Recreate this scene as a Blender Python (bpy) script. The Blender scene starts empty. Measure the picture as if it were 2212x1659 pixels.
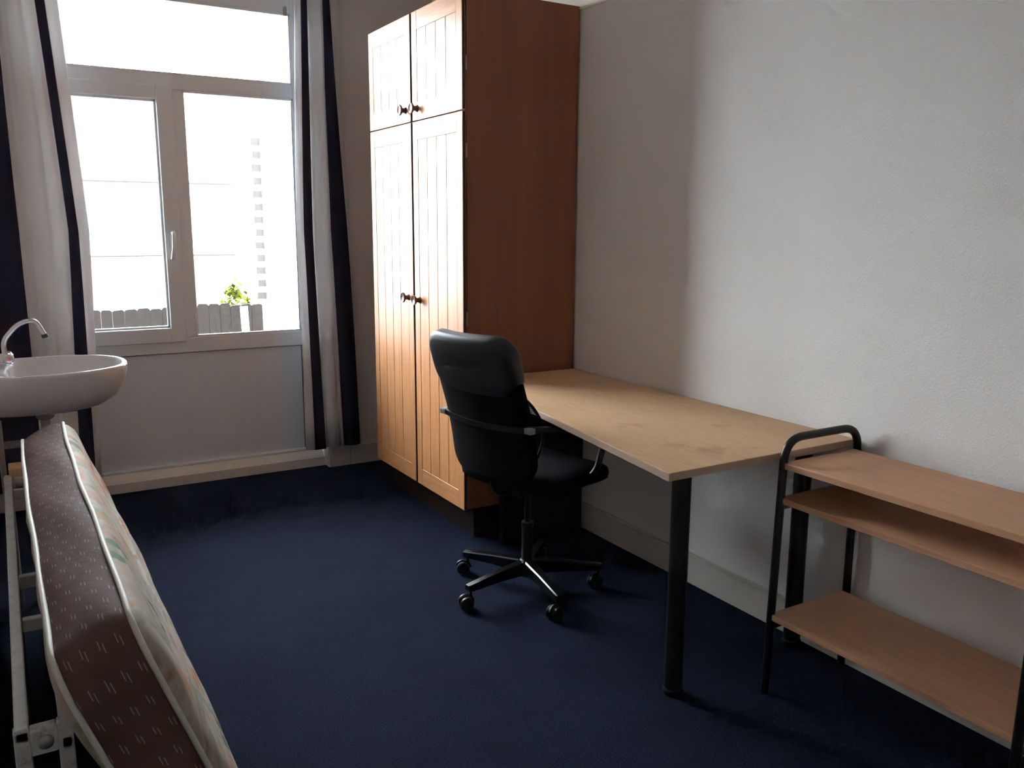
import bpy, bmesh, math, random
from mathutils import Vector, Matrix
random.seed(7)
scene = bpy.context.scene
COL = scene.collection

# ------------------------------------------------------------------ camera
H = 1.42
YAW, PITCH, ROLL = 0.538127, -0.1833556, 0.00556954
fwd = Vector((math.sin(YAW)*math.cos(PITCH), math.cos(YAW)*math.cos(PITCH), math.sin(PITCH)))
r0 = Vector((math.cos(YAW), -math.sin(YAW), 0)); u0 = r0.cross(fwd)
rgt = r0*math.cos(ROLL) + u0*math.sin(ROLL); upv = -r0*math.sin(ROLL) + u0*math.cos(ROLL)
cam_data = bpy.data.cameras.new('camera'); cam = bpy.data.objects.new('camera', cam_data); COL.objects.link(cam)
cam_data.sensor_width = 36.0; cam_data.lens = 1846.04/2212*36.0; cam_data.clip_start = 0.02; cam_data.clip_end = 300
M = Matrix((rgt, upv, -fwd)).transposed().to_4x4(); M.translation = Vector((0, 0, H))
cam.matrix_world = M
scene.camera = cam

# ------------------------------------------------------------------ sky and exposure
world = bpy.data.worlds.new('overcast_sky'); scene.world = world; world.use_nodes = True
bg = world.node_tree.nodes['Background']
bg.inputs['Color'].default_value = (0.83, 0.935, 1.0, 1); bg.inputs['Strength'].default_value = 51.0
scene.view_settings.view_transform = 'Standard'; scene.view_settings.look = 'None'
scene.view_settings.gamma = 1.0; scene.view_settings.use_curve_mapping = False
scene.view_settings.exposure = 0.0
scene.cycles.diffuse_bounces = 12; scene.cycles.max_bounces = 24

# ------------------------------------------------------------------ materials
def mat(name, col, rough=0.5, metal=0.0, coat=0.0, spec=0.5, coat_rough=0.1):
    m = bpy.data.materials.new(name); m.use_nodes = True
    b = m.node_tree.nodes['Principled BSDF']
    b.inputs['Base Color'].default_value = (*col, 1); b.inputs['Roughness'].default_value = rough
    b.inputs['Metallic'].default_value = metal; b.inputs['Coat Weight'].default_value = coat
    b.inputs['Coat Roughness'].default_value = coat_rough; b.inputs['Specular IOR Level'].default_value = spec
    return m
def N(m, t): return m.node_tree.nodes.new(t)
def L(m, a, b): m.node_tree.links.new(a, b)
def bsdf(m): return m.node_tree.nodes['Principled BSDF']
def coords(m, scale, kind='Object'):
    tc = N(m, 'ShaderNodeTexCoord'); mp = N(m, 'ShaderNodeMapping'); mp.inputs['Scale'].default_value = scale
    L(m, tc.outputs[kind], mp.inputs['Vector']); return mp.outputs['Vector']
def noise(m, vec, scale, detail=3, rough=0.5, dist=0.0):
    n = N(m, 'ShaderNodeTexNoise'); n.inputs['Scale'].default_value = scale; n.inputs['Detail'].default_value = detail
    n.inputs['Roughness'].default_value = rough; n.inputs['Distortion'].default_value = dist
    L(m, vec, n.inputs['Vector']); return n.outputs['Fac']
def ramp(m, fac, stops):
    r = N(m, 'ShaderNodeValToRGB'); e = r.color_ramp.elements
    while len(e) < len(stops): e.new(0.5)
    for k, (p, c) in zip(e, stops): k.position = p; k.color = (*c, 1)
    L(m, fac, r.inputs['Fac']); return r.outputs['Color']
def bump(m, h, strength, dist=0.01):
    b = N(m, 'ShaderNodeBump'); b.inputs['Strength'].default_value = strength; b.inputs['Distance'].default_value = dist
    L(m, h, b.inputs['Height']); L(m, b.outputs['Normal'], bsdf(m).inputs['Normal'])
def grain_mat(name, dark, mid, light, scale, rough, coat=0.0, nscale=6.0, bstr=0.05, coat_rough=0.12, spec=0.5):
    m = mat(name, mid, rough, coat=coat, coat_rough=coat_rough, spec=spec)
    v = coords(m, scale)
    f1 = noise(m, v, nscale, 5, 0.6, 0.6)
    c = ramp(m, f1, [(0.3, dark), (0.5, mid), (0.72, light)])
    L(m, c, bsdf(m).inputs['Base Color'])
    if bstr: bump(m, f1, bstr, 0.002)
    return m

M_wall = mat('wall_paper', (0.86, 0.86, 0.85), 0.85)
bump(M_wall, noise(M_wall, coords(M_wall, (1, 1, 1)), 170, 4, 0.65), 0.55, 0.003)
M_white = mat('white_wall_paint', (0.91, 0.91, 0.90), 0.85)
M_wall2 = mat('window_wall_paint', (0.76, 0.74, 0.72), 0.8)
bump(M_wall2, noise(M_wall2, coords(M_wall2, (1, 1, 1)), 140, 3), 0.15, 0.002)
M_ceil = mat('ceiling_paint', (0.92, 0.92, 0.91), 0.9)
M_cream = mat('cream_paint', (0.80, 0.76, 0.66), 0.7)
M_skirt = mat('skirting_paint', (0.62, 0.60, 0.55), 0.45)
bump(M_skirt, noise(M_skirt, coords(M_skirt, (1, 1, 1)), 40, 3), 0.06, 0.002)
M_pvc = mat('white_plastic_frame', (0.86, 0.91, 0.95), 0.3)
M_sill = mat('cream_gloss_paint', (0.80, 0.79, 0.73), 0.35)
M_panel = mat('white_panel', (0.80, 0.87, 0.95), 0.38)
bump(M_panel, noise(M_panel, coords(M_panel, (1, 1, 1)), 220, 2), 0.08, 0.001)
M_gasket = mat('grey_gasket', (0.05, 0.05, 0.06), 0.6)
M_hinge = mat('hinge_plastic', (0.30, 0.20, 0.16), 0.5)

M_carpet = mat('navy_carpet', (0.03, 0.036, 0.06), 1.0, spec=0.05)
v = coords(M_carpet, (1, 1, 1))
fa = noise(M_carpet, v, 240, 2, 0.7); fb = noise(M_carpet, v, 3.0, 4, 0.6)
ca = ramp(M_carpet, fa, [(0.32, (0.0034, 0.0052, 0.0130)), (0.52, (0.0085, 0.0118, 0.0255)), (0.72, (0.030, 0.038, 0.068))])
mx = N(M_carpet, 'ShaderNodeMix'); mx.data_type = 'RGBA'; mx.blend_type = 'MULTIPLY'; mx.inputs['Factor'].default_value = 1
L(M_carpet, ca, mx.inputs['A']); L(M_carpet, ramp(M_carpet, fb, [(0.3, (0.8, 0.8, 0.82)), (0.7, (1.1, 1.1, 1.1))]), mx.inputs['B'])
L(M_carpet, mx.outputs['Result'], bsdf(M_carpet).inputs['Base Color']); bump(M_carpet, fa, 0.7, 0.006)

M_door = grain_mat('varnished_oak', (0.46, 0.19, 0.068), (0.56, 0.25, 0.098), (0.63, 0.305, 0.125), (10, 10, 0.7), 0.40, coat=0.16, nscale=5, bstr=0.10, coat_rough=0.2)
M_doorx = grain_mat('varnished_oak_rail', (0.48, 0.20, 0.072), (0.58, 0.265, 0.104), (0.65, 0.315, 0.13), (10, 0.8, 10), 0.40, coat=0.16, nscale=5, bstr=0.10, coat_rough=0.2)
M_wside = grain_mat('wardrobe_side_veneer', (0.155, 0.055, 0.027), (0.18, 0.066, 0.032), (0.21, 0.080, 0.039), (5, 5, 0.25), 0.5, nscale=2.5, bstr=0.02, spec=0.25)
M_plinth = mat('dark_plinth', (0.016, 0.008, 0.006), 0.6, spec=0.25)
M_knob = grain_mat('turned_wood_knob', (0.09, 0.035, 0.018), (0.13, 0.055, 0.028), (0.17, 0.075, 0.036), (20, 20, 20), 0.4, coat=0.0)
M_steel = mat('dull_steel', (0.45, 0.45, 0.46), 0.35, 1.0)

M_desk = mat('beech_desk_laminate', (0.62, 0.40, 0.23), 0.42, spec=0.35)
v = coords(M_desk, (1, 1, 1)); g = noise(M_desk, coords(M_desk, (14, 0.9, 14)), 8, 4, 0.6, 0.3); s = noise(M_desk, v, 4.0, 5, 0.7)
cg = ramp(M_desk, g, [(0.3, (0.56, 0.35, 0.195)), (0.5, (0.62, 0.40, 0.23)), (0.7, (0.68, 0.45, 0.265))])
mx = N(M_desk, 'ShaderNodeMix'); mx.data_type = 'RGBA'; mx.blend_type = 'MULTIPLY'; mx.inputs['Factor'].default_value = 1
L(M_desk, cg, mx.inputs['A']); L(M_desk, ramp(M_desk, s, [(0.30, (0.62, 0.60, 0.58)), (0.42, (0.97, 0.97, 0.97)), (0.7, (1.04, 1.04, 1.04))]), mx.inputs['B'])
L(M_desk, mx.outputs['Result'], bsdf(M_desk).inputs['Base Color'])
M_edge = mat('worn_desk_edge', (0.46, 0.33, 0.25), 0.5)
M_shelf = grain_mat('beech_shelf_laminate', (0.49, 0.265, 0.15), (0.54, 0.30, 0.175), (0.59, 0.335, 0.20), (12, 0.7, 12), 0.38, nscale=7, bstr=0.0, spec=0.4)
M_black = mat('black_powder_coat', (0.005, 0.005, 0.006), 0.32, spec=0.3)
M_matte = mat('matte_black_board', (0.006, 0.006, 0.007), 0.7, spec=0.2)
M_chrome = mat('chrome', (0.75, 0.75, 0.77), 0.12, 1.0)
M_leather = mat('black_leatherette', (0.0075, 0.0085, 0.0105), 0.42, spec=0.3)
bump(M_leather, noise(M_leather, coords(M_leather, (1, 1, 1)), 300, 3), 0.2, 0.001)
M_fabric = mat('black_mesh_fabric', (0.0022, 0.0022, 0.0036), 0.85, spec=0.08)
M_plastic = mat('black_plastic', (0.006, 0.006, 0.009), 0.38, spec=0.3)
M_legblack = mat('black_gloss_metal', (0.005, 0.005, 0.006), 0.24, spec=0.5)
M_clip = mat('grey_plastic_clip', (0.26, 0.29, 0.34), 0.35)

M_ceramic = mat('white_ceramic', (0.72, 0.73, 0.76), 0.12, coat=0.4)
M_red = mat('red_dot', (0.6, 0.06, 0.04), 0.4)
M_brownpipe = mat('grey_waste_pipe', (0.30, 0.28, 0.27), 0.4)
M_bedmetal = mat('chipped_white_metal', (0.60, 0.59, 0.58), 0.45)
nv = noise(M_bedmetal, coords(M_bedmetal, (1, 1, 1)), 35, 5, 0.7)
L(M_bedmetal, ramp(M_bedmetal, nv, [(0.33, (0.36, 0.30, 0.26)), (0.42, (0.58, 0.57, 0.56)), (0.8, (0.66, 0.65, 0.64))]), bsdf(M_bedmetal).inputs['Base Color'])
M_blockwood = grain_mat('pale_wood_block', (0.45, 0.27, 0.14), (0.55, 0.34, 0.19), (0.62, 0.40, 0.23), (20, 20, 4), 0.6)

# mattress side band: brown with paired pale stitch dashes
M_band = mat('brown_mattress_ticking', (0.115, 0.070, 0.058), 0.75, spec=0.12)
def stitch_nodes(m):
    tc = N(m, 'ShaderNodeTexCoord'); sep = N(m, 'ShaderNodeSeparateXYZ'); L(m, tc.outputs['UV'], sep.inputs[0])
    def math_(op, a, b=None, c=None):
        n = N(m, 'ShaderNodeMath'); n.operation = op
        for i, x in enumerate((a, b, c)):
            if x is None: continue
            if isinstance(x, (int, float)): n.inputs[i].default_value = x
            else: L(m, x, n.inputs[i])
        return n.outputs[0]
    ca_ = math_('MULTIPLY', sep.outputs['X'], 1/0.030); ra = math_('MULTIPLY', sep.outputs['Y'], 1/0.062)
    row = math_('FLOOR', ra); ca2 = math_('ADD', ca_, math_('MULTIPLY', math_('MODULO', row, 2.0), 0.5))
    fx = math_('FRACT', ca2); fy = math_('FRACT', math_('ADD', ra, math_('MULTIPLY', math_('GREATER_THAN', fx, 0.5), 0.12)))
    d1 = math_('LESS_THAN', math_('ABSOLUTE', math_('SUBTRACT', fx, 0.39)), 0.026)
    d2 = math_('LESS_THAN', math_('ABSOLUTE', math_('SUBTRACT', fx, 0.61)), 0.026)
    ln = math_('LESS_THAN', math_('ABSOLUTE', math_('SUBTRACT', fy, 0.5)), 0.15)
    return math_('MULTIPLY', math_('MAXIMUM', d1, d2), ln)
msk = stitch_nodes(M_band)
wn = noise(M_band, coords(M_band, (1, 1, 1)), 9, 4, 0.6)
base = ramp(M_band, wn, [(0.3, (0.054, 0.026, 0.020)), (0.7, (0.080, 0.042, 0.034))])
mx = N(M_band, 'ShaderNodeMix'); mx.data_type = 'RGBA'; L(M_band, msk, mx.inputs['Factor']); L(M_band, base, mx.inputs['A'])
mx.inputs['B'].default_value = (0.24, 0.20, 0.18, 1); L(M_band, mx.outputs['Result'], bsdf(M_band).inputs['Base Color'])
bump(M_band, noise(M_band, coords(M_band, (1, 1, 1)), 28, 4, 0.6), 0.5, 0.006)
# floral fabric
M_floral = mat('floral_mattress_fabric', (0.55, 0.42, 0.36), 0.75, spec=0.2)
v = coords(M_floral, (1, 0.55, 1))
c1 = ramp(M_floral, noise(M_floral, v, 7.0, 3, 0.5, 1.2), [(0.30, (0.30, 0.14, 0.075)), (0.40, (0.40, 0.29, 0.235)), (0.52, (0.42, 0.385, 0.33)), (0.62, (0.24, 0.25, 0.17)), (0.72, (0.40, 0.30, 0.28))])
vo = N(M_floral, 'ShaderNodeTexVoronoi'); vo.inputs['Scale'].default_value = 9.0
L(M_floral, coords(M_floral, (1, 1, 0.7)), vo.inputs['Vector'])
mx = N(M_floral, 'ShaderNodeMix'); mx.data_type = 'RGBA'
L(M_floral, ramp(M_floral, vo.outputs['Distance'], [(0.26, (1, 1, 1)), (0.33, (0, 0, 0))]), mx.inputs['Factor'])
L(M_floral, c1, mx.inputs['A'])
hue = ramp(M_floral, vo.outputs['Color'], [(0.25, (0.09, 0.17, 0.09)), (0.42, (0.05, 0.10, 0.06)), (0.5, (0.50, 0.20, 0.09)), (0.75, (0.30, 0.32, 0.20)), (0.9, (0.40, 0.32, 0.28))])
L(M_floral, hue, mx.inputs['B']); L(M_floral, mx.outputs['Result'], bsdf(M_floral).inputs['Base Color'])
M_piping = mat('cream_piping', (0.66, 0.66, 0.58), 0.6)

def cloth(name, col, trans):
    m = mat(name, col, 0.85, spec=0.15)
    nt = m.node_tree; out = nt.nodes['Material Output']; t = N(m, 'ShaderNodeBsdfTranslucent'); t.inputs['Color'].default_value = (*col, 1)
    mix = N(m, 'ShaderNodeMixShader'); mix.inputs['Fac'].default_value = trans
    L(m, bsdf(m).outputs[0], mix.inputs[1]); L(m, t.outputs[0], mix.inputs[2]); L(m, mix.outputs[0], out.inputs['Surface'])
    return m
M_cwhite = cloth('white_curtain_cloth', (0.86, 0.87, 0.88), 0.34)
M_cnavy = cloth('navy_curtain_cloth', (0.014, 0.014, 0.030), 0.03)
M_glass = bpy.data.materials.new('window_glass'); M_glass.use_nodes = True
nt = M_glass.node_tree; nt.nodes.remove(nt.nodes['Principled BSDF'])
tr = nt.nodes.new('ShaderNodeBsdfTransparent'); gl = nt.nodes.new('ShaderNodeBsdfGlossy'); gl.inputs['Roughness'].default_value = 0.02
fr = nt.nodes.new('ShaderNodeFresnel'); fr.inputs['IOR'].default_value = 1.3; mxs = nt.nodes.new('ShaderNodeMixShader')
nt.links.new(fr.outputs[0], mxs.inputs[0]); nt.links.new(tr.outputs[0], mxs.inputs[1]); nt.links.new(gl.outputs[0], mxs.inputs[2])
nt.links.new(mxs.outputs[0], nt.nodes['Material Output'].inputs['Surface'])
# outside
M_fence = grain_mat('weathered_fence_wood', (0.0046, 0.0033, 0.0024), (0.0085, 0.0064, 0.0048), (0.016, 0.0122, 0.0094), (9, 9, 1.2), 0.9, nscale=4, bstr=0.2)
M_render = mat('white_render', (0.78, 0.76, 0.72), 0.9)
M_tile = mat('red_roof_tile', (0.055, 0.036, 0.033), 0.8)
M_ridge = mat('dark_ridge_tile', (0.016, 0.009, 0.008), 0.8)
M_brick = mat('pale_brick', (0.50, 0.36, 0.30), 0.9)
M_greybrick = mat('grey_quoin_brick', (0.050, 0.048, 0.046), 0.9)
M_darkpane = mat('far_window_pane', (0.046, 0.044, 0.038), 0.7, spec=0.05)
M_ground = mat('garden_paving', (0.60, 0.59, 0.57), 0.95)
M_leaf = mat('yellow_green_leaf', (0.085, 0.10, 0.006), 0.7, spec=0.1)

# ------------------------------------------------------------------ helpers
def tag(o, label=None, cat=None, group=None, kind=None):
    if label: o['label'] = label
    if cat: o['category'] = cat
    if group: o['group'] = group
    if kind: o['kind'] = kind
    return o
def empty(name, loc, rz=0.0, **k):
    o = bpy.data.objects.new(name, None); COL.objects.link(o); o.location = loc; o.rotation_euler = (0, 0, rz)
    o.empty_display_size = 0.1; bpy.context.view_layer.update(); return tag(o, **k)
def finish(name, bm, m, parent=None, smooth=False, angle=40, local=False):
    """bm is in world space unless local; parented objects are converted to the parent's local space"""
    bmesh.ops.recalc_face_normals(bm, faces=bm.faces)
    me = bpy.data.meshes.new(name); 
    o = bpy.data.objects.new(name, me); COL.objects.link(o)
    if parent is not None:
        o.parent = parent
        if not local:
            # world position of parents: they carry only location + z rotation, sub-parents sit at their origin
            bm.transform(world_of(parent).inverted())
    bm.to_mesh(me); bm.free()
    if isinstance(m, (list, tuple)):
        for q in m: me.materials.append(q)
    else: me.materials.append(m)
    if smooth:
        me.polygons.foreach_set('use_smooth', [True]*len(me.polygons))
        me.set_sharp_from_angle(angle=math.radians(angle))
    return o
def world_of(o):
    w = Matrix.Translation(o.location) @ o.rotation_euler.to_matrix().to_4x4()
    return world_of(o.parent) @ w if o.parent else w
def bbox(bm, lo, hi, bev=0.0, seg=1, mi=0):
    vs = [bm.verts.new((x, y, z)) for x in (lo[0], hi[0]) for y in (lo[1], hi[1]) for z in (lo[2], hi[2])]
    fs = [bm.faces.new([vs[i] for i in q]) for q in ((0, 1, 3, 2), (4, 6, 7, 5), (0, 4, 5, 1), (2, 3, 7, 6), (0, 2, 6, 4), (1, 5, 7, 3))]
    for f in fs: f.material_index = mi
    if bev > 0:
        ed = list({e for f in fs for e in f.edges})
        bmesh.ops.bevel(bm, geom=ed, offset=bev, segments=seg, affect='EDGES', profile=0.5)
    return vs
def box(name, lo, hi, m, parent=None, bev=0.0, seg=1):
    bm = bmesh.new(); bbox(bm, lo, hi, bev, seg); return finish(name, bm, m, parent)
def tube(bm, pts, r, seg=12, closed=False, caps=True):
    pts = [Vector(p) for p in pts]; n = len(pts); rings = []
    rr = r if isinstance(r, (list, tuple)) else [r]*n
    T = []
    for i in range(n):
        if closed: t = pts[(i+1) % n] - pts[i-1]
        else: t = pts[min(i+1, n-1)] - pts[max(i-1, 0)]
        T.append(t.normalized())
    a = Vector((0, 0, 1)) if abs(T[0].z) < 0.9 else Vector((1, 0, 0))
    nrm = (a - T[0]*a.dot(T[0])).normalized()
    for i in range(n):
        nrm = (nrm - T[i]*nrm.dot(T[i])).normalized(); b = T[i].cross(nrm)
        rings.append([bm.verts.new(pts[i] + (nrm*math.cos(2*math.pi*k/seg) + b*math.sin(2*math.pi*k/seg))*rr[i]) for k in range(seg)])
    for i in range(n if closed else n-1):
        A, B = rings[i], rings[(i+1) % n]
        for k in range(seg): bm.faces.new((A[k], A[(k+1) % seg], B[(k+1) % seg], B[k]))
    if caps and not closed: bm.faces.new(rings[0][::-1]); bm.faces.new(rings[-1])
def round_path(pts, rad, seg=6):
    pts = [Vector(p) for p in pts]; out = [pts[0]]
    for i in range(1, len(pts)-1):
        a, b, c = pts[i-1], pts[i], pts[i+1]; r = min(rad, (a-b).length*0.49, (c-b).length*0.49)
        p, q = b + (a-b).normalized()*r, b + (c-b).normalized()*r
        for k in range(seg+1):
            t = k/seg; out.append(p*(1-t)**2 + b*2*t*(1-t) + q*t*t)
    out.append(pts[-1]); return out
def lathe(bm, prof, origin, axis='z', seg=24):
    """prof: list of (radius, height); axis vector"""
    ax = {'x': Vector((1, 0, 0)), 'y': Vector((0, 1, 0)), 'z': Vector((0, 0, 1))}[axis] if isinstance(axis, str) else Vector(axis).normalized()
    a = Vector((0, 0, 1)) if abs(ax.z) < 0.9 else Vector((1, 0, 0))
    u = (a - ax*a.dot(ax)).normalized(); w = ax.cross(u); o = Vector(origin); rings = []
    for r, h in prof:
        if r < 1e-5: rings.append([bm.verts.new(o + ax*h)])
        else: rings.append([bm.verts.new(o + ax*h + (u*math.cos(2*math.pi*k/seg) + w*math.sin(2*math.pi*k/seg))*r) for k in range(seg)])
    for A, B in zip(rings, rings[1:]):
        for k in range(seg):
            k2 = (k+1) % seg
            if len(A) == 1 and len(B) == 1: continue
            if len(A) == 1: bm.faces.new((A[0], B[k2], B[k]))
            elif len(B) == 1: bm.faces.new((A[k], A[k2], B[0]))
            else: bm.faces.new((A[k], A[k2], B[k2], B[k]))
    for R in (rings[0], rings[-1]):
        if len(R) > 1: bm.faces.new(R)
def rrect(w, h, r, per=8, straight=10):
    """rounded rectangle outline centred at 0, fixed point count"""
    r = max(min(r, w/2-1e-4, h/2-1e-4), 1e-4); out = []
    cs = [(w/2-r, h/2-r, 0), (-w/2+r, h/2-r, 90), (-w/2+r, -h/2+r, 180), (w/2-r, -h/2+r, 270)]
    for i, (cx, cy, a) in enumerate(cs):
        arc = [(cx + r*math.cos(math.radians(a+90*k/per)), cy + r*math.sin(math.radians(a+90*k/per))) for k in range(per+1)]
        out += arc
        nx = cs[(i+1) % 4]; e = (nx[0] + r*math.cos(math.radians(nx[2])), nx[1] + r*math.sin(math.radians(nx[2])))
        s = arc[-1]
        for k in range(1, straight): t = k/straight; out.append((s[0]+(e[0]-s[0])*t, s[1]+(e[1]-s[1])*t))
    return out
def pad(bm, w, h, r, prof, place, per=8, straight=10):
    """stack of inset rounded rectangles: prof = [(inset, n)], place(u, v, n) -> point; both ends closed with a centre fan"""
    rings = []
    for d, n in prof:
        rings.append([bm.verts.new(place(u, v, n)) for u, v in rrect(w-2*d, h-2*d, max(r-d, 0.003), per, straight)])
    for A, B in zip(rings, rings[1:]):
        k = len(A)
        for i in range(k): bm.faces.new((A[i], A[(i+1) % k], B[(i+1) % k], B[i]))
    for R, n in ((rings[0], prof[0][1]), (rings[-1], prof[-1][1])):
        c = bm.verts.new(place(0, 0, n)); k = len(R)
        for i in range(k): bm.faces.new((R[i], R[(i+1) % k], c))
    return rings

# ------------------------------------------------------------------ the room shell
XL, XR, YB, YW, YP, ZC = -0.12, 2.303, -0.42, 4.887, 4.779, 2.90
def structure(o): o['kind'] = 'structure'; return o
structure(box('floor', (XL-0.15, YB-0.15, -0.12), (XR+0.15, 5.08, 0.0), M_carpet))
structure(box('ceiling', (XL-0.15, YB-0.15, ZC), (XR+0.15, 5.08, ZC+0.12), M_ceil))
structure(box('wall_right', (XR, YB-0.15, 0), (XR+0.15, 5.08, ZC), M_wall))
structure(box('wall_left', (XL-0.15, YB-0.15, 0), (XL, 5.08, ZC), M_white))
structure(box('wall_back', (XL, YB-0.15, 0), (XR, YB, ZC), M_white))  # unseen; set close behind the camera to bounce light onto the window wall
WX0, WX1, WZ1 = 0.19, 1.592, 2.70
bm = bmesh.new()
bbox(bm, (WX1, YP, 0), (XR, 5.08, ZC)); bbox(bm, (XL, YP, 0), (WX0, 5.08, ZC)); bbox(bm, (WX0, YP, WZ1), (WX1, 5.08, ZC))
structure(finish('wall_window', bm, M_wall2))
# skirting boards and the cream band above the wallpaper
bm = bmesh.new(); bbox(bm, (XR-0.013, YB, 0), (XR, YP, 0.112)); bbox(bm, (XR-0.009, YB, 0.112), (XR, YP, 0.126), 0.002)
structure(finish('baseboard_right', bm, M_skirt))
wb = structure(box('baseboard_window', (1.592, YP-0.014, 0), (1.718, YP, 0.122), M_skirt, bev=0.002))
box('skirting_length', (1.7195, YP-0.013, 0), (XR-0.014, YP, 0.118), M_skirt, wb, bev=0.002)
structure(box('trim_1', (XR-0.006, YB, 2.352), (XR, 3.62, ZC), M_cream, bev=0.001))
structure(box('trim_2', (XR-0.006, 3.626, 2.352), (XR, YP, ZC), M_cream, bev=0.001))
structure(box('trim_3', (1.5925-0.010, YP-0.01, 0), (1.5925, YW-0.02, 0.122), M_sill, bev=0.002))

# ------------------------------------------------------------------ window
win = empty('window_1', (0.88, YW, 0), kind='structure'); win['label'] = 'tall white plastic window with opening sash, fixed pane and lower panel'
yf0, yf1 = YW, YW+0.07            # fixed frame depth
def fbar(bm, x0, x1, z0, z1, y0=yf0, y1=yf1, bev=0.004): bbox(bm, (x0, y0, z0), (x1, y1, z1), bev, 2)
bm = bmesh.new()
fbar(bm, 0.20, 0.275, 0.09, 2.66); fbar(bm, 1.488, 1.578, 0.09, 2.66); fbar(bm, 0.275, 1.488, 2.55, 2.66)
fbar(bm, 0.275, 1.488, 0.727, 0.81); fbar(bm, 0.275, 1.488, 0.09, 0.105)
finish('outer_frame', bm, M_pvc, win)
bm = bmesh.new(); fbar(bm, 0.275, 1.488, 2.105, 2.178); finish('transom', bm, M_pvc, win)
bm = bmesh.new(); fbar(bm, 0.838, 0.900, 0.81, 2.105); finish('mullion', bm, M_pvc, win)
def bead(name, x0, x1, z0, z1, y, parent, w=0.012):
    bm = bmesh.new()
    for a, b, c, d in ((x0, x1, z0, z0+w), (x0, x1, z1-w, z1), (x0, x0+w, z0, z1), (x1-w, x1, z0, z1)):
        bbox(bm, (a, y-0.012, c), (b, y+0.006, d), 0.002)
    return finish(name, bm, M_pvc, parent)
# opening sash, proud of the frame
sy0, sy1 = YW-0.022, YW+0.045
bm = bmesh.new()
for a, b, c, d in ((0.262, 0.332, 0.789, 2.118), (0.768, 0.845, 0.789, 2.118), (0.332, 0.768, 0.789, 0.868), (0.332, 0.768, 2.048, 2.118)):
    bbox(bm, (a, sy0, c), (b, sy1, d), 0.005, 2)
sash = finish('sash', bm, M_pvc, win)
bead('glazing_bead', 0.331, 0.769, 0.867, 2.049, YW+0.01, sash)
box('glass', (0.332, YW+0.018, 0.868), (0.768, YW+0.024, 2.048), M_glass, sash)
bm = bmesh.new(); bbox(bm, (0.789, sy0-0.011, 1.30), (0.820, sy0, 1.385), 0.004, 2)
tube(bm, round_path([(0.806, sy0-0.008, 1.372), (0.806, sy0-0.045, 1.372), (0.804, sy0-0.045, 1.30), (0.795, sy0-0.040, 1.235)], 0.022), [0.011]*8+[0.0115]*8, 10)
finish('handle', bm, M_pvc, sash, True)
bead('glazing_bead', 0.899, 1.489, 0.809, 2.106, YW+0.014, win)
box('glass', (0.900, YW+0.020, 0.81), (1.488, YW+0.026, 2.105), M_glass, win)
box('gasket', (1.4745, YW+0.0005, 0.823), (1.477, YW+0.006, 2.09), M_gasket, win)
bead('glazing_bead', 0.274, 1.489, 2.177, 2.551, YW+0.014, win)
box('glass', (0.275, YW+0.020, 2.178), (1.488, YW+0.026, 2.55), M_glass, win)
bm = bmesh.new(); bbox(bm, (0.2765, YW+0.018, 0.106), (1.486, YW+0.05, 0.7265)); finish('lower_panel', bm, M_panel, win)
bm = bmesh.new()
for a, b, c, d in ((1.4835, 1.4875, 0.106, 0.726), (0.277, 1.4875, 0.723, 0.7265)): bbox(bm, (a, YW+0.015, c), (b, YW+0.02, d))
finish('panel_gasket', bm, M_gasket, win)
bm = bmesh.new(); bbox(bm, (1.452, YW-0.012, 2.535), (1.470, YW, 2.585), 0.003); finish('hinge', bm, M_hinge, win)
bm = bmesh.new()                                        # sloped threshold under the window
P = [(YW-0.055, 0.0), (YW-0.055, 0.052), (YW-0.040, 0.066), (YW, 0.089), (YW+0.07, 0.089), (YW+0.07, 0.0)]
A = [bm.verts.new((0.195, y, z)) for y, z in P]; B = [bm.verts.new((1.581, y, z)) for y, z in P]
bm.faces.new(A); bm.faces.new(B[::-1])
for i in range(len(P)): bm.faces.new((A[i], A[(i+1) % len(P)], B[(i+1) % len(P)], B[i]))
finish('threshold', bm, M_sill, win)
structure(box('trim_4', (WX0+0.001, YP+0.002, 2.66), (WX1-0.001, YW+0.07, 2.699), M_pvc))

# ------------------------------------------------------------------ curtains
def curtain(name, cols, y0, label, amp=0.022):
    """cols: list of (x_top, x_mid, x_bottom, material index of the strip that follows, folds)"""
    zs = [2.72, 2.62, 2.45, 2.2, 1.9, 1.6, 1.38, 1.1, 0.8, 0.5, 0.3, 0.132]
    bm = bmesh.new()
    def xat(c, z):
        t, m_, b = c[:3]
        if z > 1.38: k = (z-1.38)/(2.72-1.38); return m_ + (t-m_)*k
        k = (1.38-z)/(1.38-0.132); return m_ + (b-m_)*k
    xs = []
    for i in range(len(cols)-1):
        n = 10
        for k in range(n): xs.append((i, k/n))
    xs.append((len(cols)-2, 1.0))
    grid = []
    for j, z in enumerate(zs):
        row = []; 
        for (i, t) in xs:
            x = xat(cols[i], z)*(1-t) + xat(cols[i+1], z)*t
            g = cols[i][4]
            s = math.sin(math.pi*t*g[0])*g[1]*(0.75 + 0.25*math.cos(z*1.7+i)) 
            s += 0.004*math.sin(z*3.1 + i*2.0 + t*5)
            yy = y0 + g[2]*(1-t) + cols[i+1][4][2]*t - s
            row.append(bm.verts.new((x + 0.004*math.sin(z*2.3+i), yy, z)))
        grid.append(row)
    for j in range(len(zs)-1):
        for k in range(len(xs)-1):
            f = bm.faces.new((grid[j][k], grid[j][k+1], grid[j+1][k+1], grid[j+1][k])); f.material_index = cols[xs[k][0]][3]
    bm2 = bm
    o = finish(name, bm2, [M_cwhite, M_cnavy], None, True, 180)
    s = o.modifiers.new('thickness', 'SOLIDIFY'); s.thickness = 0.0012
    return tag(o, label, 'curtain')
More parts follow.
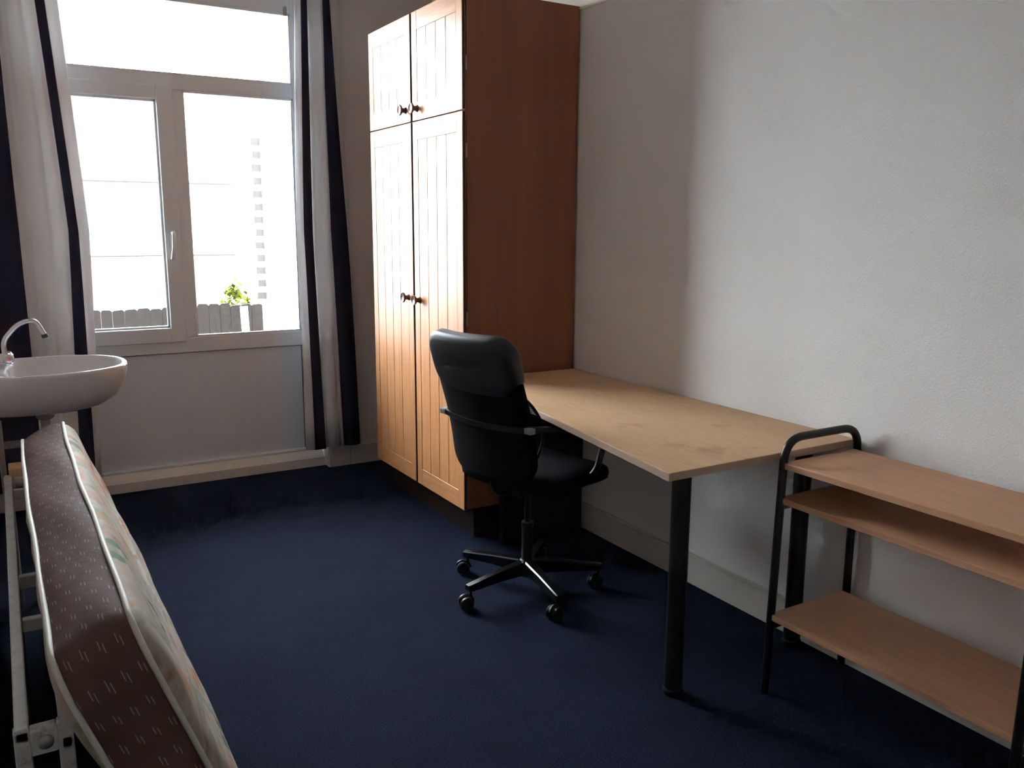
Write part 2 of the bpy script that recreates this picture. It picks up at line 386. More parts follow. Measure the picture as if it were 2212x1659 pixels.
curtain('curtain', [(-0.100, -0.100, -0.100, 1, (2, 0.015, 0.0)), (0.085, 0.100, 0.095, 0, (1, -0.020, 0.01)), (0.115, 0.158, 0.150, 0, (1, 0.024, 0.02)), (0.180, 0.232, 0.205, 0, (1, 0.018, 0.0)),
        (0.232, 0.300, 0.268, 1, (1, 0.012, 0.0)), (0.275, 0.342, 0.334, 0, (1, 0.008, 0.0)), (0.335, 0.392, 0.362, 0, (1, 0.0, 0.03))], 4.67,
        'white curtain with navy stripes hanging beside the washbasin')
curtain('curtain', [(1.478, 1.438, 1.440, 0, (1, 0.004, 0.03)), (1.499, 1.472, 1.482, 1, (1, 0.010, 0.0)), (1.528, 1.520, 1.549, 0, (1, -0.022, 0.0)), (1.55, 1.545, 1.570, 0, (1, 0.028, 0.03)), (1.605, 1.600, 1.635, 0, (1, -0.018, 0.0)),
        (1.622, 1.622, 1.668, 1, (1, 0.014, 0.01)), (1.655, 1.722, 1.764, 0, (1, -0.012, 0.01)), (1.715, 1.740, 1.772, 0, (1, 0, 0.03))], 4.715,
        'white curtain with navy stripes hanging beside the wardrobe')
tr_ = empty('curtain_track', (0.85, 4.70, 2.72), label='slim white curtain track fixed above the window', cat='curtain track')
box('rail', (-0.11, 4.665, 2.722), (1.80, 4.728, 2.745), M_pvc, tr_, bev=0.004)
for x in (0.1, 0.9, 1.7): box('bracket', (x-0.012, 4.728, 2.725), (x+0.012, YP, 2.742), M_pvc, tr_)

# ------------------------------------------------------------------ wardrobe
wx0, wx1, wy0, wy1, wz1 = 1.712, XR-0.009, 3.282, 4.313, 2.368
wd = empty('wardrobe', (2.0, 3.8, 0), label='tall oak wardrobe with four grooved doors and round wooden knobs', cat='wardrobe')
xs_ = wx0 + 0.020
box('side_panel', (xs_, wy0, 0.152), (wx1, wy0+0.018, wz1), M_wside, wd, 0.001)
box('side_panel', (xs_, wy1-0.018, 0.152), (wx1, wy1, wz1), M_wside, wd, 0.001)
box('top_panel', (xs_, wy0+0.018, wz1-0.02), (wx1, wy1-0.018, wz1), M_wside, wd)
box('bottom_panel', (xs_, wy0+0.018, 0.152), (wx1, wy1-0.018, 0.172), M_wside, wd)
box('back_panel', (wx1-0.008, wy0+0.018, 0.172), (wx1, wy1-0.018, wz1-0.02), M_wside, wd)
box('middle_shelf', (xs_+0.005, wy0+0.018, 1.885), (wx1-0.008, wy1-0.018, 1.903), M_wside, wd)
box('divider', (xs_+0.005, 3.785, 0.172), (wx1-0.008, 3.803, wz1-0.02), M_plinth, wd)
box('plinth', (wx0+0.072, wy0+0.045, 0.0), (wx1, wy1-0.03, 0.152), M_plinth, wd)
def wdoor(y0, y1, z0, z1, knob_y, knob_z):
    """frame of stiles and rails, recessed panel of boards, knob"""
    x0, x1 = wx0, wx0+0.016; st, rl = 0.056, 0.082
    bm = bmesh.new()
    bbox(bm, (x0, y0, z0), (x1, y0+st, z1), 0.0025, 2); bbox(bm, (x0, y1-st, z0), (x1, y1, z1), 0.0025, 2)
    bbox(bm, (x0+0.0006, y0+st, z0), (x1, y1-st, z0+rl), 0.0006, mi=1); bbox(bm, (x0+0.0006, y0+st, z1-rl), (x1, y1-st, z1), 0.0015, mi=1)
    bm.normal_update()
    for f in bm.faces:
        if abs(f.normal.y) > 0.95 and (f.calc_center_median().y < y0+0.001 or f.calc_center_median().y > y1-0.001): f.material_index = 2
    d = finish('door', bm, [M_door, M_doorx, M_plinth], wd)
    n = 4; w = (y1-y0-2*st)/n
    for i in range(n):
        a = y0+st+i*w
        b = box('panel_board', (x0+0.0012, a+0.0014, z0+rl), (x1-0.002, a+w-0.0014, z1-rl), M_door, d, 0.0016)
    bm = bmesh.new()
    lathe(bm, [(0.017, 0.0), (0.013, 0.005), (0.0105, 0.013), (0.012, 0.020), (0.021, 0.026), (0.0250, 0.030), (0.0250, 0.033), (0.0225, 0.036), (0.0185, 0.0355), (0.0165, 0.0335), (0.0, 0.033)], (x0+0.001, knob_y, knob_z), (-1, 0, 0), 24)
    finish('knob', bm, M_knob, d, True, 50)
ym = 3.795
for (za, zb, kz) in ((0.150, 1.889, 1.068), (1.894, wz1+0.001, 1.945)):
    wdoor(wy0+0.002, ym-0.010, za, zb, ym-0.064, kz)
    wdoor(ym+0.009, wy1, za, zb, ym+0.064, kz+0.004)
for z in (0.50, 1.02, 1.73, 2.08):
    box('hinge', (wx0+0.0165, wy0-0.003, z-0.03), (wx0+0.0197, wy0+0.012, z+0.03), M_steel, wd, 0.001)

# ------------------------------------------------------------------ desk (wider towards its free end)
ZD = 0.758
dk = empty('desk', (1.95, 2.5, 0), label='long beech topped desk on round black legs between wardrobe and shelf unit', cat='desk')
plan = [(1.519, 1.708), (2.300, 1.711), (2.286, 3.272), (1.742, 3.272)]
bm = bmesh.new()
lo = [bm.verts.new((x, y, ZD-0.024)) for x, y in plan]; hi = [bm.verts.new((x, y, ZD)) for x, y in plan]
bm.faces.new(lo[::-1]); bm.faces.new(hi); ed = []
for i in range(4):
    f = bm.faces.new((lo[i], lo[(i+1) % 4], hi[(i+1) % 4], hi[i])); f.material_index = 1 if i in (0, 3) else 0
bmesh.ops.bevel(bm, geom=bm.edges[:], offset=0.0018, segments=2, affect='EDGES', profile=0.5)
finish('desktop', bm, [M_desk, M_edge], dk)
ep = box('end_panel', (1.835, 3.150, 0.022), (2.268, 3.185, ZD-0.0245), M_matte, dk, 0.003)
for x in (1.87, 2.23):
    bm = bmesh.new(); lathe(bm, [(0.018, 0.0), (0.020, 0.003), (0.020, 0.016), (0.012, 0.022)], (x, 3.1675, 0), 'z', 20); finish('foot', bm, M_plastic, ep, True)
for (x, y) in ((1.677, 1.828), (2.243, 1.862)):
    bm = bmesh.new(); lathe(bm, [(0.0285, 0.012), (0.0285, ZD-0.030)], (x, y, 0), 'z', 28); lg = finish('leg', bm, M_black, dk, True)
    bm = bmesh.new(); lathe(bm, [(0.030, 0.0), (0.032, 0.004), (0.032, 0.016), (0.0295, 0.022)], (x, y, 0), 'z', 28); finish('foot', bm, M_plastic, lg, True)
    bm = bmesh.new(); lathe(bm, [(0.045, ZD-0.030), (0.045, ZD-0.0242)], (x, y, 0), 'z', 28); finish('mounting_plate', bm, M_black, lg, True)

# ------------------------------------------------------------------ trolley shelf
sh = empty('shelf_unit', (2.1, 1.3, 0), label='low three tier beech shelf unit with bent black tube ends', cat='shelf')
sx0, sx1, sya, syb = 1.945, 2.272, 0.945, 1.684
for y in (syb+0.004, sya-0.004):
    sg = 1 if y > 1.3 else -1
    bm = bmesh.new()
    tube(bm, round_path([(sx0-0.018, y, 0.0), (sx0+0.003, y, 0.806), (sx1+0.006, y, 0.806), (sx1+0.012, y, 0.0)], 0.075, 10), 0.0125, 14)
    fr_ = finish('tube_end', bm, M_black, sh, True)
    for z in (0.596, 0.215):
        bm = bmesh.new(); tube(bm, [(sx0+0.0, y, z), (sx1+0.006, y, z)], 0.008, 10); finish('cross_tube', bm, M_black, fr_, True)
for (z, a, b) in ((0.735, -0.001, 0.004), (0.628, -0.001, 0.008), (0.260, -0.014, 0.006)):
    x0, x1 = sx0-0.004+a, sx1-0.008
    bm = bmesh.new(); bbox(bm, (x0, sya-b, z-0.019), (x1, syb+b, z), 0.0015, 1); finish('shelf_board', bm, M_shelf, sh)

# ------------------------------------------------------------------ office chair
CX, CY, PHI = 1.695, 2.715, math.radians(13)
ch = empty('office_chair', (CX, CY, 0), PHI, label='black office chair on five castors pulled up to the desk', cat='chair')
def LC(s, l, z):          # chair frame: s forward, l left
    return Vector((s, l, z))
def cfin(name, bm, m, parent=None, smooth=True, angle=40): return finish(name, bm, m, parent or ch, smooth, angle, local=True)
bm = bmesh.new(); lathe(bm, [(0.026, 0.055), (0.034, 0.062), (0.036, 0.085), (0.033, 0.118), (0.026, 0.125)], (0, 0, 0), 'z', 24); cfin('hub', bm, M_plastic)
bm = bmesh.new(); lathe(bm, [(0.0225, 0.118), (0.0225, 0.262), (0.0245, 0.264), (0.0245, 0.278), (0.013, 0.280)], (0, 0, 0), 'z', 24); cfin('column_sleeve', bm, M_plastic)
bm = bmesh.new(); lathe(bm, [(0.0125, 0.27), (0.0125, 0.425)], (0, 0, 0), 'z', 18); cfin('gas_lift', bm, M_black)
swivel = [150, 170, 195, 200, 60]
for k in range(5):
    a = math.radians(118 + 72*k) - PHI; d = Vector((math.cos(a), math.sin(a), 0)); p = Vector((-d.y, d.x, 0))
    bm = bmesh.new(); secs = []
    for t, hw, zt, zb in ((0.02, 0.022, 0.122, 0.070), (0.15, 0.018, 0.112, 0.074), (0.285, 0.0155, 0.098, 0.072), (0.300, 0.013, 0.096, 0.075)):
        secs.append([bm.verts.new(d*t + p*u_ + Vector((0, 0, z))) for u_, z in ((-hw, zb), (hw, zb), (hw, zt-0.004), (hw*0.75, zt), (-hw*0.75, zt), (-hw, zt-0.004))])
    for A, B in zip(secs, secs[1:]):
        for i in range(6): bm.faces.new((A[i], A[(i+1) % 6], B[(i+1) % 6], B[i]))
    bm.faces.new(secs[0]); bm.faces.new(secs[-1][::-1])
    leg = cfin('base_leg', bm, M_legblack, None, True, 30)
    w = math.radians(swivel[k]) - PHI; wdv = Vector((math.cos(w), math.sin(w), 0)); ax = Vector((-wdv.y, wdv.x, 0))
    c = d*0.284 + wdv*0.018 + Vector((0, 0, 0.0265))
    bm = bmesh.new()
    for s_ in (-1, 1):
        lathe(bm, [(0.006, 0.006), (0.0235, 0.006), (0.0265, 0.009), (0.0265, 0.020), (0.022, 0.025), (0.006, 0.026)], c, ax*s_, 20)
    tube(bm, [c - ax*0.01, c + ax*0.01], 0.006, 8)
    pts = [c + wdv*(0.0285*math.cos(t)) + Vector((0, 0, 0.0285*math.sin(t))) for t in [math.radians(q) for q in range(20, 200, 20)]]
    tube(bm, pts, 0.006, 8)
    tube(bm, [d*0.284 + Vector((0, 0, 0.045)), d*0.284 + Vector((0, 0, 0.074))], 0.006, 10)
    finish('caster', bm, M_plastic, leg, True, 40, local=True)
# seat and tilt mechanism
bm = bmesh.new(); bbox(bm, (-0.10, -0.06, 0.405), (0.10, 0.06, 0.440), 0.008, 2); tube(bm, [LC(0.03, -0.05, 0.425), LC(0.03, -0.21, 0.42)], 0.005, 8); cfin('tilt_mechanism', bm, M_plastic)
bm = bmesh.new()
def seat_place(u, v, n):
    fz = -0.020*max(0, (u-0.14)/0.12)**2 + 0.03*max(0, (-u-0.12)/0.12)**2
    return LC(u+0.040, v, 0.474+n+fz+0.010*(abs(v)/0.23)**2)
pad(bm, 0.480, 0.465, 0.11, [(0.10, -0.034), (0.02, -0.032), (0.004, -0.022), (0.0, 0.0), (0.006, 0.020), (0.03, 0.032), (0.09, 0.036)], seat_place)
cfin('seat', bm, M_fabric)
# backrest: rear surface runs from s=-0.209 at z=0.50 to s=-0.334 at z=1.037
BW, BH = 0.425, 0.555
bd = Vector((-0.125, 0, 0.537)).normalized(); bn = Vector((bd.z, 0, -bd.x))     # bn points forward
b0 = Vector((-0.2715, 0, 0.7685))
def back_place(u, v, n):
    k = 0.030*(u/(BW/2))**2 - 0.012                # sides wrap forward
    prof_ = -0.020*math.sin((v/BH+0.5)*math.pi*1.0)*0 + 0.018*math.cos((v/BH+0.15)*math.pi*1.6)
    return b0 + Vector((0, u, 0)) + bd*v + bn*(n + k + prof_*0.6)
bm = bmesh.new()
pad(bm, BW, BH, 0.075, [(0.20, 0.002), (0.16, 0.002), (0.12, 0.002), (0.09, 0.002), (0.06, 0.0015), (0.03, 0.001), (0.006, 0.006), (0.0, 0.018), (0.0, 0.036), (0.006, 0.050), (0.03, 0.062), (0.06, 0.065), (0.09, 0.066), (0.13, 0.066), (0.20, 0.066)], back_place, 8, 20)
bk = cfin('backrest', bm, M_fabric)
bm = bmesh.new()
def head_place(u, v, n):
    return back_place(u, v + BH/2 - 0.1075, n)
pad(bm, BW+0.004, 0.219, 0.077, [(0.10, -0.004), (0.075, -0.004), (0.05, -0.005), (0.025, -0.005), (0.008, -0.001), (-0.002, 0.010), (-0.003, 0.020), (-0.003, 0.044), (0.004, 0.058), (0.025, 0.072), (0.06, 0.077), (0.10, 0.078)], head_place, 8, 16)
hd = cfin('headrest_cover', bm, M_leather)
bm = bmesh.new(); pp = []
for u, v in rrect(BW-0.004, 0.214, 0.075, 8, 10): pp.append(head_place(u, v, 0.048))
tube(bm, pp, 0.0028, 6, closed=True); finish('seam_piping', bm, M_leather, hd, True, 60, local=True)
bm = bmesh.new(); rows = []
for i in range(13):
    u = (i/12-0.5)*(BW+0.02)
    rows.append([bm.verts.new(back_place(u, -0.058+dv, n)) for dv, n in ((-0.011, -0.003), (0.011, -0.003), (0.011, 0.006), (-0.011, 0.006))])
for A, B in zip(rows, rows[1:]):
    for i in range(4): bm.faces.new((A[i], A[(i+1) % 4], B[(i+1) % 4], B[i]))
bm.faces.new(rows[0]); bm.faces.new(rows[-1][::-1])
cfin('back_strap', bm, M_leather, None, True, 30)
for s_ in (1, -1):
    l = s_*(BW/2+0.022); a0 = back_place(s_*(BW/2), -0.058, 0.01)
    bm = bmesh.new()
    path = round_path([a0, Vector((a0.x+0.02, l, a0.z)), Vector((-0.02, l+s_*0.025, 0.700)), Vector((0.165, l+s_*0.025, 0.690)), Vector((0.115, l+s_*0.012, 0.500)), Vector((0.075, l-s_*0.06, 0.452))], 0.05, 6)
    tube(bm, path, 0.0125, 12); ar = cfin('armrest', bm, M_plastic)
    bm = bmesh.new()
    c = Vector((a0.x-0.004, l-s_*0.004, a0.z)); bbox(bm, c-Vector((0.012, 0.017, 0.012)), c+Vector((0.014, 0.017, 0.010)), 0.004, 2)
    finish('armrest_clip', bm, M_clip, ar, False, local=True)
    bm = bmesh.new(); pad(bm, 0.19, 0.042, 0.018, [(0.01, -0.008), (0.0, 0.0), (0.003, 0.008), (0.012, 0.011)], lambda u, v, n: Vector((0.065+u, l+s_*0.024+v, 0.712+n)), 5, 3)
    finish('arm_pad', bm, M_plastic, ar, True, 50, local=True)
bm = bmesh.new(); tube(bm, round_path([(-0.05, 0, 0.425), (-0.172, 0, 0.425), (-0.188, 0, 0.53)], 0.06), 0.016, 10); cfin('back_bracket', bm, M_plastic)
# lumbar mesh support bowed in front of the backrest
def lum(u, v):            # u -1..1 across, v 0..1 up
    z = 0.575 + 0.255*v; s = -0.148 - 0.060*v + 0.100*math.sin(math.pi*min(1, max(0, v)))**0.8*(1-0.25*u*u)
    return LC(s, u*0.175, z)
bm = bmesh.new()
rim = [lum(-1+2*i/12, 0.0) for i in range(12)] + [lum(1, i/12) for i in range(12)] + [lum(1-2*i/12, 1.0) for i in range(12)] + [lum(-1, 1-i/12) for i in range(12)]
tube(bm, rim, 0.0055, 8, closed=True); lr = cfin('lumbar_rim', bm, M_plastic)
bm = bmesh.new()
for i in range(1, 40): tube(bm, [lum(-1+2*i/40, j/14) for j in range(15)], 0.0011, 4, caps=False)
for j in range(1, 28): tube(bm, [lum(-1+2*i/10, j/28) for i in range(11)], 0.0011, 4, caps=False)
finish('lumbar_mesh', bm, M_fabric, lr, False, local=True)

# ------------------------------------------------------------------ washbasin and tap
sk = empty('washbasin', (0.1, 3.95, 0.66), label='white ceramic washbasin mounted on the left wall', cat='sink')
bcx, bcy = 0.12, 3.945
def plan_pt(t, s, off=0.0):
    c, s_ = math.cos(t), math.sin(t)
    if c >= 0: x = (0.315)*abs(c)**0.92; y = 0.275*math.copysign(abs(s_)**0.86, s_)
    else: x = -(0.238)*abs(c)**0.55; y = 0.275*math.copysign(abs(s_)**0.6, s_)
    return x*s, y*s
bm = bmesh.new(); rings = []
prof_o = [(0.30, 0.664), (0.52, 0.668), (0.70, 0.684), (0.85, 0.716), (0.945, 0.760), (0.985, 0.800), (1.0, 0.832), (0.998, 0.842), (0.985, 0.848)]
prof_i = [(0.945, 0.848), (0.925, 0.842), (0.90, 0.826), (0.80, 0.772), (0.62, 0.725), (0.35, 0.705), (0.08, 0.700)]
NS = 72
for s, z in prof_o:
    R_ = []
    for k in range(NS):
        x, y = plan_pt(2*math.pi*k/NS, s)
        if x < 0: x = x/s*min(1, s*1.0 + (1-s)*0.75)
        R_.append(bm.verts.new((bcx+x, bcy+y, z)))
    rings.append(R_)
for s, z in prof_i:
    R_ = []
    for k in range(NS):
        x, y = plan_pt(2*math.pi*k/NS, s); q = max(0, min(1, (0.96-s)/0.04))
        if x < 0: x *= 1-0.40*q
        R_.append(bm.verts.new((bcx+x, bcy+y, z)))
    rings.append(R_)
for A, B in zip(rings, rings[1:]):
    for k in range(NS): bm.faces.new((A[k], A[(k+1) % NS], B[(k+1) % NS], B[k]))
bm.faces.new(rings[0][::-1]); bm.faces.new(rings[-1])
finish('bowl', bm, M_ceramic, sk, True, 60)
bm = bmesh.new(); lathe(bm, [(0.0, 0.7005), (0.028, 0.7005), (0.030, 0.703), (0.020, 0.704), (0.0, 0.7035)], (bcx, bcy, 0), 'z', 20); finish('drain_ring', bm, M_chrome, sk, True)
bm = bmesh.new(); lathe(bm, [(0.034, 0.668), (0.034, 0.632), (0.028, 0.626), (0.018, 0.622), (0.018, 0.56), (0.032, 0.555), (0.032, 0.47), (0.02, 0.462)], (bcx-0.01, bcy, 0), 'z', 20)
tube(bm, round_path([(bcx-0.01, bcy, 0.53), (0.02, bcy, 0.53), (XL+0.002, bcy, 0.53)], 0.02), 0.016, 12); finish('waste_trap', bm, M_brownpipe, sk, True)
tp = empty('basin_tap', (-0.012, 4.03, 0.848), label='chrome basin tap with curved swan neck spout', cat='tap')
tx, ty = -0.010, 4.04
bm = bmesh.new(); lathe(bm, [(0.027, 0.848), (0.027, 0.853), (0.021, 0.858), (0.021, 0.884), (0.017, 0.892), (0.011, 0.895)], (tx, ty, 0), 'z', 24); finish('tap_body', bm, M_chrome, tp, True)
bm = bmesh.new()
sp = round_path([(tx, ty, 0.89), (tx-0.002, ty, 0.945), (tx+0.055, ty, 1.012), (tx+0.118, ty, 1.030), (tx+0.150, ty, 0.958)], 0.055, 8)
tube(bm, sp, 0.0098, 14); sp_ = finish('spout', bm, M_chrome, tp, True, 60)
bm = bmesh.new(); tube(bm, [Vector((tx+0.1475, ty, 0.964)), Vector((tx+0.1525, ty, 0.950))], 0.0125, 14); finish('aerator', bm, M_gasket, sp_, True, 40)
for sg in (-1, 1):
    bm = bmesh.new(); lathe(bm, [(0.010, 0.014), (0.010, 0.026), (0.0185, 0.030), (0.0205, 0.040), (0.0205, 0.056), (0.016, 0.062), (0.006, 0.063)], (tx+0.004, ty, 0.871), (0.15, sg, 0.10), 10); kn = finish('tap_handle', bm, M_chrome, tp, True, 30)
    if sg < 0:
        bm = bmesh.new(); lathe(bm, [(0.0, 0.0635), (0.007, 0.0635), (0.006, 0.065), (0.0, 0.0652)], (tx+0.004, ty, 0.871), (0.15, sg, 0.10), 12); finish('red_button', bm, M_red, kn, True)

# ------------------------------------------------------------------ mattress leaning on its long edge
mt = empty('mattress', (0.26, 2.53, 0), label='thin floral mattress with brown sides standing on its long edge below the basin', cat='mattress')
MY0, MY1, MT = 1.575, 3.50, 0.14
pbr, ptr = Vector((0.388, 0, 0.052)), Vector((0.148, 0, 0.703))        # face edge: bottom and top
mv = (ptr-pbr).normalized(); MW = (ptr-pbr).length; mn = Vector((-mv.z, 0, mv.x))     # mn points to the left wall
mn = Vector((-mv.z, 0, mv.x)) if mv.x < 0 else Vector((mv.z, 0, -mv.x))
mc = (pbr+ptr)/2; ML = MY1-MY0
def mplace(u, v, n):      # u along Y, v up the face, n into the thickness
    wob = 0.004*math.sin(u*3.3+v*2) + 0.0015*math.sin(u*11+1.0)
    return Vector((mc.x, (MY0+MY1)/2 + u, mc.z)) + mv*v + mn*(n + wob*(1 if n < MT/2 else 0.8))
MR = 0.085
def ringpts(d): return rrect(ML-2*d, MW-2*d, max(MR-d, 0.004), 10, 26)
bm = bmesh.new(); uvl = bm.loops.layers.uv.new('UVMap')
RN = [(0.0, 0.0), (-0.010, 0.020), (-0.014, 0.045), (-0.015, 0.07), (-0.014, 0.095), (-0.010, 0.120), (0.0, MT)]
O = ringpts(0.0); per_ = [0.0]
for i in range(len(O)): per_.append(per_[-1] + math.dist(O[i], O[(i+1) % len(O)]))
R_ = []
for d, n in RN:
    pts = ringpts(d); R_.append([bm.verts.new(mplace(u + 0.003*math.sin(i*0.9+n*60), v + 0.003*math.sin(i*0.7+n*45), n)) for i, (u, v) in enumerate(pts)])
for j in range(len(RN)-1):
    for i in range(len(O)):
        i2 = (i+1) % len(O); f = bm.faces.new((R_[j][i], R_[j][i2], R_[j+1][i2], R_[j+1][i]))
        uvs = ((per_[i], RN[j][1]), (per_[i+1], RN[j][1]), (per_[i+1], RN[j+1][1]), (per_[i], RN[j+1][1]))
        for lp, (a, b) in zip(f.loops, uvs): lp[uvl].uv = (b, a)
finish('side_band', bm, M_band, mt, True, 60)
for sgn, n0 in ((-1, 0.0), (1, MT)):
    bm = bmesh.new(); Rr = []
    for d, b in ((0.0, 0.0), (0.012, 0.012), (0.035, 0.022), (0.07, 0.026), (0.12, 0.024), (0.18, 0.028), (0.24, 0.025), (0.30, 0.028)):
        Rr.append([bm.verts.new(mplace(u, v, n0 + sgn*(b + (0.004*math.sin(u*22)*math.sin(v*22) if d > 0.03 else 0)))) for u, v in ringpts(d)])
    for A, B in zip(Rr, Rr[1:]):
        for i in range(len(A)): bm.faces.new((A[i], A[(i+1) % len(A)], B[(i+1) % len(A)], B[i]))
    bm.faces.new(Rr[-1])
    finish('floral_face', bm, M_floral, mt, True, 60)
    bm = bmesh.new(); tube(bm, [mplace(u, v, n0) for u, v in ringpts(-0.004)], 0.0058, 8, closed=True); finish('piping', bm, M_piping, mt, True, 60)

# ------------------------------------------------------------------ bed frame stored against the wall
bf = empty('bed_frame', (0.0, 2.6, 0), label='white metal bed frame standing on edge behind the mattress', cat='bed frame')
fx0, fx1, fya, fyb, fz = -0.040, 0.034, 1.690, 3.58, 0.5
def bar(name, lo, hi, parent=bf, m=M_bedmetal, bev=0.003): return box(name, lo, hi, m, parent, bev, 2)
bar('upper_rail', (fx0-0.012, fya, fz-0.026), (fx0+0.012, fyb, fz))
bar('upper_rail', (fx1-0.012, fya, fz-0.060), (fx1+0.008, fyb, fz-0.034))
bar('lower_rail', (fx0-0.030, fya, 0.06), (fx0-0.006, fyb, 0.09))
for y in (fya+0.014, fyb-0.02):
    for x in (fx0, fx1-0.002):
        bar('leg', (x-0.0145, y-0.014, 0.0), (x+0.0125, y+0.014, fz-0.004))
    br = bar('end_bracket', (fx0+0.0125, y-0.016, fz-0.058), (fx1-0.0165, y+0.012, fz-0.006))
    bm = bmesh.new(); lathe(bm, [(0.014, 0.0), (0.014, 0.004), (0.010, 0.008), (0.0, 0.009)], ((fx0+fx1)/2, y-0.016, fz-0.033), (0, -1, 0), 16); finish('bolt', bm, M_steel, br, True)
for y, h in ((3.46, 0.03), (2.57, 0.030), (2.27, 0.026)):
    bar('cross_slat', (fx0+0.0125, y-0.012, fz-0.032-h), (fx1-0.0125, y+0.012, fz-0.026))
for y in (1.95, 2.2, 2.45, 2.7, 2.95, 3.2):
    bm = bmesh.new(); tube(bm, [(fx0+0.010, y, fz-0.03), (fx0+0.004, y+0.02, 0.08)], 0.0022, 6); finish('spring_wire', bm, M_steel, bf, True)
box('wood_block', (-0.036, 3.56, fz-0.02), (0.010, 3.66, fz+0.025), M_blockwood, bf, 0.003)
bm = bmesh.new(); tube(bm, [(-0.052, 3.61, 0.0), (-0.052, 3.61, 0.70)], 0.010, 10); finish('head_post', bm, M_brownpipe, bf, True)

# ------------------------------------------------------------------ outside the window
GZ = -0.95
bm = bmesh.new()
bbox(bm, (-9, 5.09, GZ), (0.10, 5.30, 6.2)); bbox(bm, (1.68, 5.09, GZ), (11, 5.30, 6.2)); bbox(bm, (0.10, 5.09, GZ), (1.68, 5.30, 0.0)); bbox(bm, (0.10, 5.09, 2.78), (1.68, 5.30, 6.2))
structure(finish('wall_outside', bm, mat('house_brick', (0.16, 0.09, 0.07), 0.9)))  # unseen outer wall of the house, added to keep skylight off the fence
gd = structure(box('floor_outside', (-14, 5.4, GZ-0.2), (22, 60, GZ), M_ground))
fn = empty('garden_fence', (1.2, 8.0, GZ), label='weathered grey wooden board fence outside the window', cat='fence')
for z in (-0.6, 0.3): box('rail', (-1.6, 8.03, z), (2.14, 8.07, z+0.07), M_fence, fn)
x = -1.6
while x < 2.05:
    w = random.uniform(0.084, 0.102); t = 0.70 + random.uniform(-0.014, 0.014)
    bm = bmesh.new(); c = 0.014
    pts = [(x, GZ), (x+w, GZ), (x+w, t-c), (x+w-c*1.2, t), (x+c, t+random.uniform(-0.006, 0.004)), (x, t-c)]
    A = [bm.verts.new((a, 8.0+random.uniform(0, 0.003), b)) for a, b in pts]; B = [bm.verts.new((a, 8.028, b)) for a, b in pts]
    bm.faces.new(A); bm.faces.new(B[::-1])
    for i in range(len(pts)): bm.faces.new((A[i], A[(i+1) % 6], B[(i+1) % 6], B[i]))
    finish('board', bm, M_fence, fn); x += w + 0.003
bm = bmesh.new(); tube(bm, [(1.795, 7.3, GZ), (1.735, 7.3, 0.74)], 0.032, 12); tag(finish('garden_post', bm, M_render, None, True), 'white round post standing in front of the board fence', 'post')
ex = empty('garden_shed', (3.4, 8.2, GZ), label='white rendered outbuilding beside the fence with toothed grey bricks', cat='outbuilding')
box('wall', (2.17, 7.7, GZ), (6.0, 9.4, 2.75), M_render, ex)
for k in range(13):
    z = 0.72 + k*0.118
    box('brick', (2.085 + (0.012 if k % 2 else 0), 8.2, z), (2.17, 8.30, z+0.062), M_greybrick, ex)
bu = empty('garden_shrub', (1.88, 8.4, GZ), label='yellow green shrub peeking over the board fence', cat='shrub')
bm = bmesh.new()
for k in range(700):
    a = random.uniform(0, 6.283); rr_ = random.random()**0.5; c = Vector((1.93 + 0.13*rr_*math.cos(a), 8.42 + 0.16*rr_*math.sin(a), 0.50 + random.uniform(-0.5, 0.40)*(1.1-rr_*0.5)))
    q = Matrix.Rotation(random.uniform(0, 6.28), 3, 'Z') @ Matrix.Rotation(random.uniform(-0.9, 0.9), 3, 'X'); l_ = 0.042
    bm.faces.new([bm.verts.new(c + q @ Vector(p)) for p in ((0, -l_, 0), (l_*0.5, 0, 0.004), (0, l_, 0), (-l_*0.5, 0, 0.004))])
finish('leaves', bm, M_leaf, bu)['kind'] = 'stuff'
bm = bmesh.new()
for k in range(5): tube(bm, [(1.90+0.02*k-0.04, 8.42, GZ), (1.90+0.04*(k-2), 8.42+0.03*(k-2), 0.5)], 0.008, 6)
finish('stems', bm, M_fence, bu)
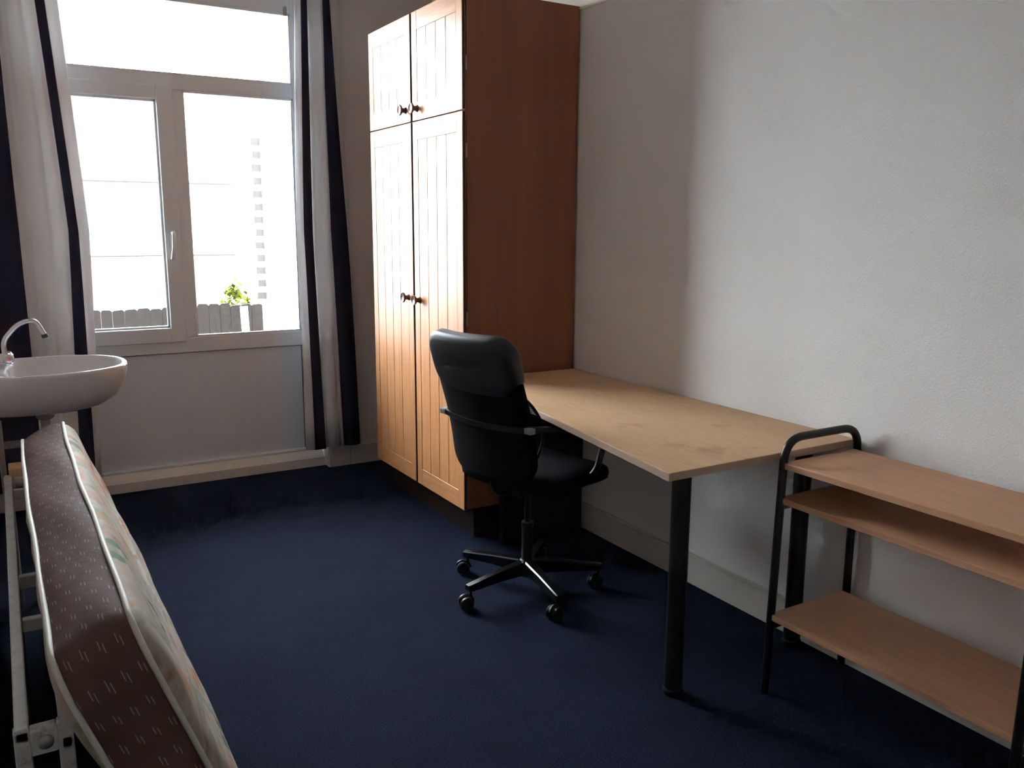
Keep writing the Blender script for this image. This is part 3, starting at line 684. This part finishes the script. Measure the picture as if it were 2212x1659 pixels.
# low tiled outbuilding in the middle distance
ob = empty('tiled_outbuilding', (2.2, 14.0, GZ), label='low brick outbuilding with a red tiled roof beyond the fence', cat='building')
box('wall', (-1.5, 13.2, GZ), (6.0, 16.0, 0.30), M_brick, ob)
bm = bmesh.new(); A = [bm.verts.new(p) for p in ((-1.8, 12.95, 0.22), (6.3, 12.95, 0.22), (6.3, 14.4, 0.93), (-1.8, 14.4, 0.93), (6.3, 16.2, 0.22), (-1.8, 16.2, 0.22))]
bm.faces.new((A[0], A[1], A[2], A[3])); bm.faces.new((A[3], A[2], A[4], A[5])); bm.faces.new((A[0], A[3], A[5])); bm.faces.new((A[1], A[4], A[2])); bm.faces.new((A[0], A[5], A[4], A[1]))
rf = finish('roof', bm, M_tile, ob)
bm = bmesh.new(); tube(bm, [(-1.85, 14.4, 0.93), (6.35, 14.4, 0.93)], 0.022, 8); finish('ridge', bm, M_ridge, rf, True)
for x0_, w_ in ((1.18, 0.06), (1.42, 0.14), (2.02, 0.20)):
    box('vent_opening', (x0_, 13.185, 0.06), (x0_+w_, 13.2, 0.16), M_darkpane, ob)
# far house
hs = empty('terraced_house', (4, 22, GZ), label='pale rendered house with a red tiled roof far behind the fence', cat='building')
box('wall', (-6, 20.0, GZ), (16, 26, 2.30), M_render, hs)
bm = bmesh.new(); A = [bm.verts.new(p) for p in ((-6.3, 19.7, 2.28), (16.3, 19.7, 2.28), (16.3, 23, 4.9), (-6.3, 23, 4.9), (16.3, 26.3, 2.28), (-6.3, 26.3, 2.28))]
bm.faces.new((A[0], A[1], A[2], A[3])); bm.faces.new((A[3], A[2], A[4], A[5])); bm.faces.new((A[0], A[3], A[5])); bm.faces.new((A[1], A[4], A[2])); bm.faces.new((A[0], A[5], A[4], A[1]))
rf = finish('roof', bm, mat('pale_roof_tile', (0.30, 0.20, 0.17), 0.8), hs)
bm = bmesh.new(); tube(bm, [(-6.3, 19.68, 2.28), (16.3, 19.68, 2.28)], 0.03, 8); finish('gutter', bm, M_ridge, rf, True)
for (x0_, x1_, z0_, z1_) in ((1.78, 2.28, 0.98, 1.85), (2.42, 2.86, 0.80, 1.88), (3.22, 3.72, 0.95, 1.92), (5.2, 5.9, 0.95, 1.9), (7.4, 8.1, 0.95, 1.9)):
    w_ = box('window', (x0_-0.05, 19.97, z0_-0.05), (x1_+0.05, 20.0, z1_+0.05), M_render, hs)
    mid = (x0_+x1_)/2
    box('pane', (x0_, 19.96, z0_), (mid-0.03, 19.97, z1_), M_darkpane, w_); box('pane', (mid+0.03, 19.96, z0_), (x1_, 19.97, z1_), M_darkpane, w_)
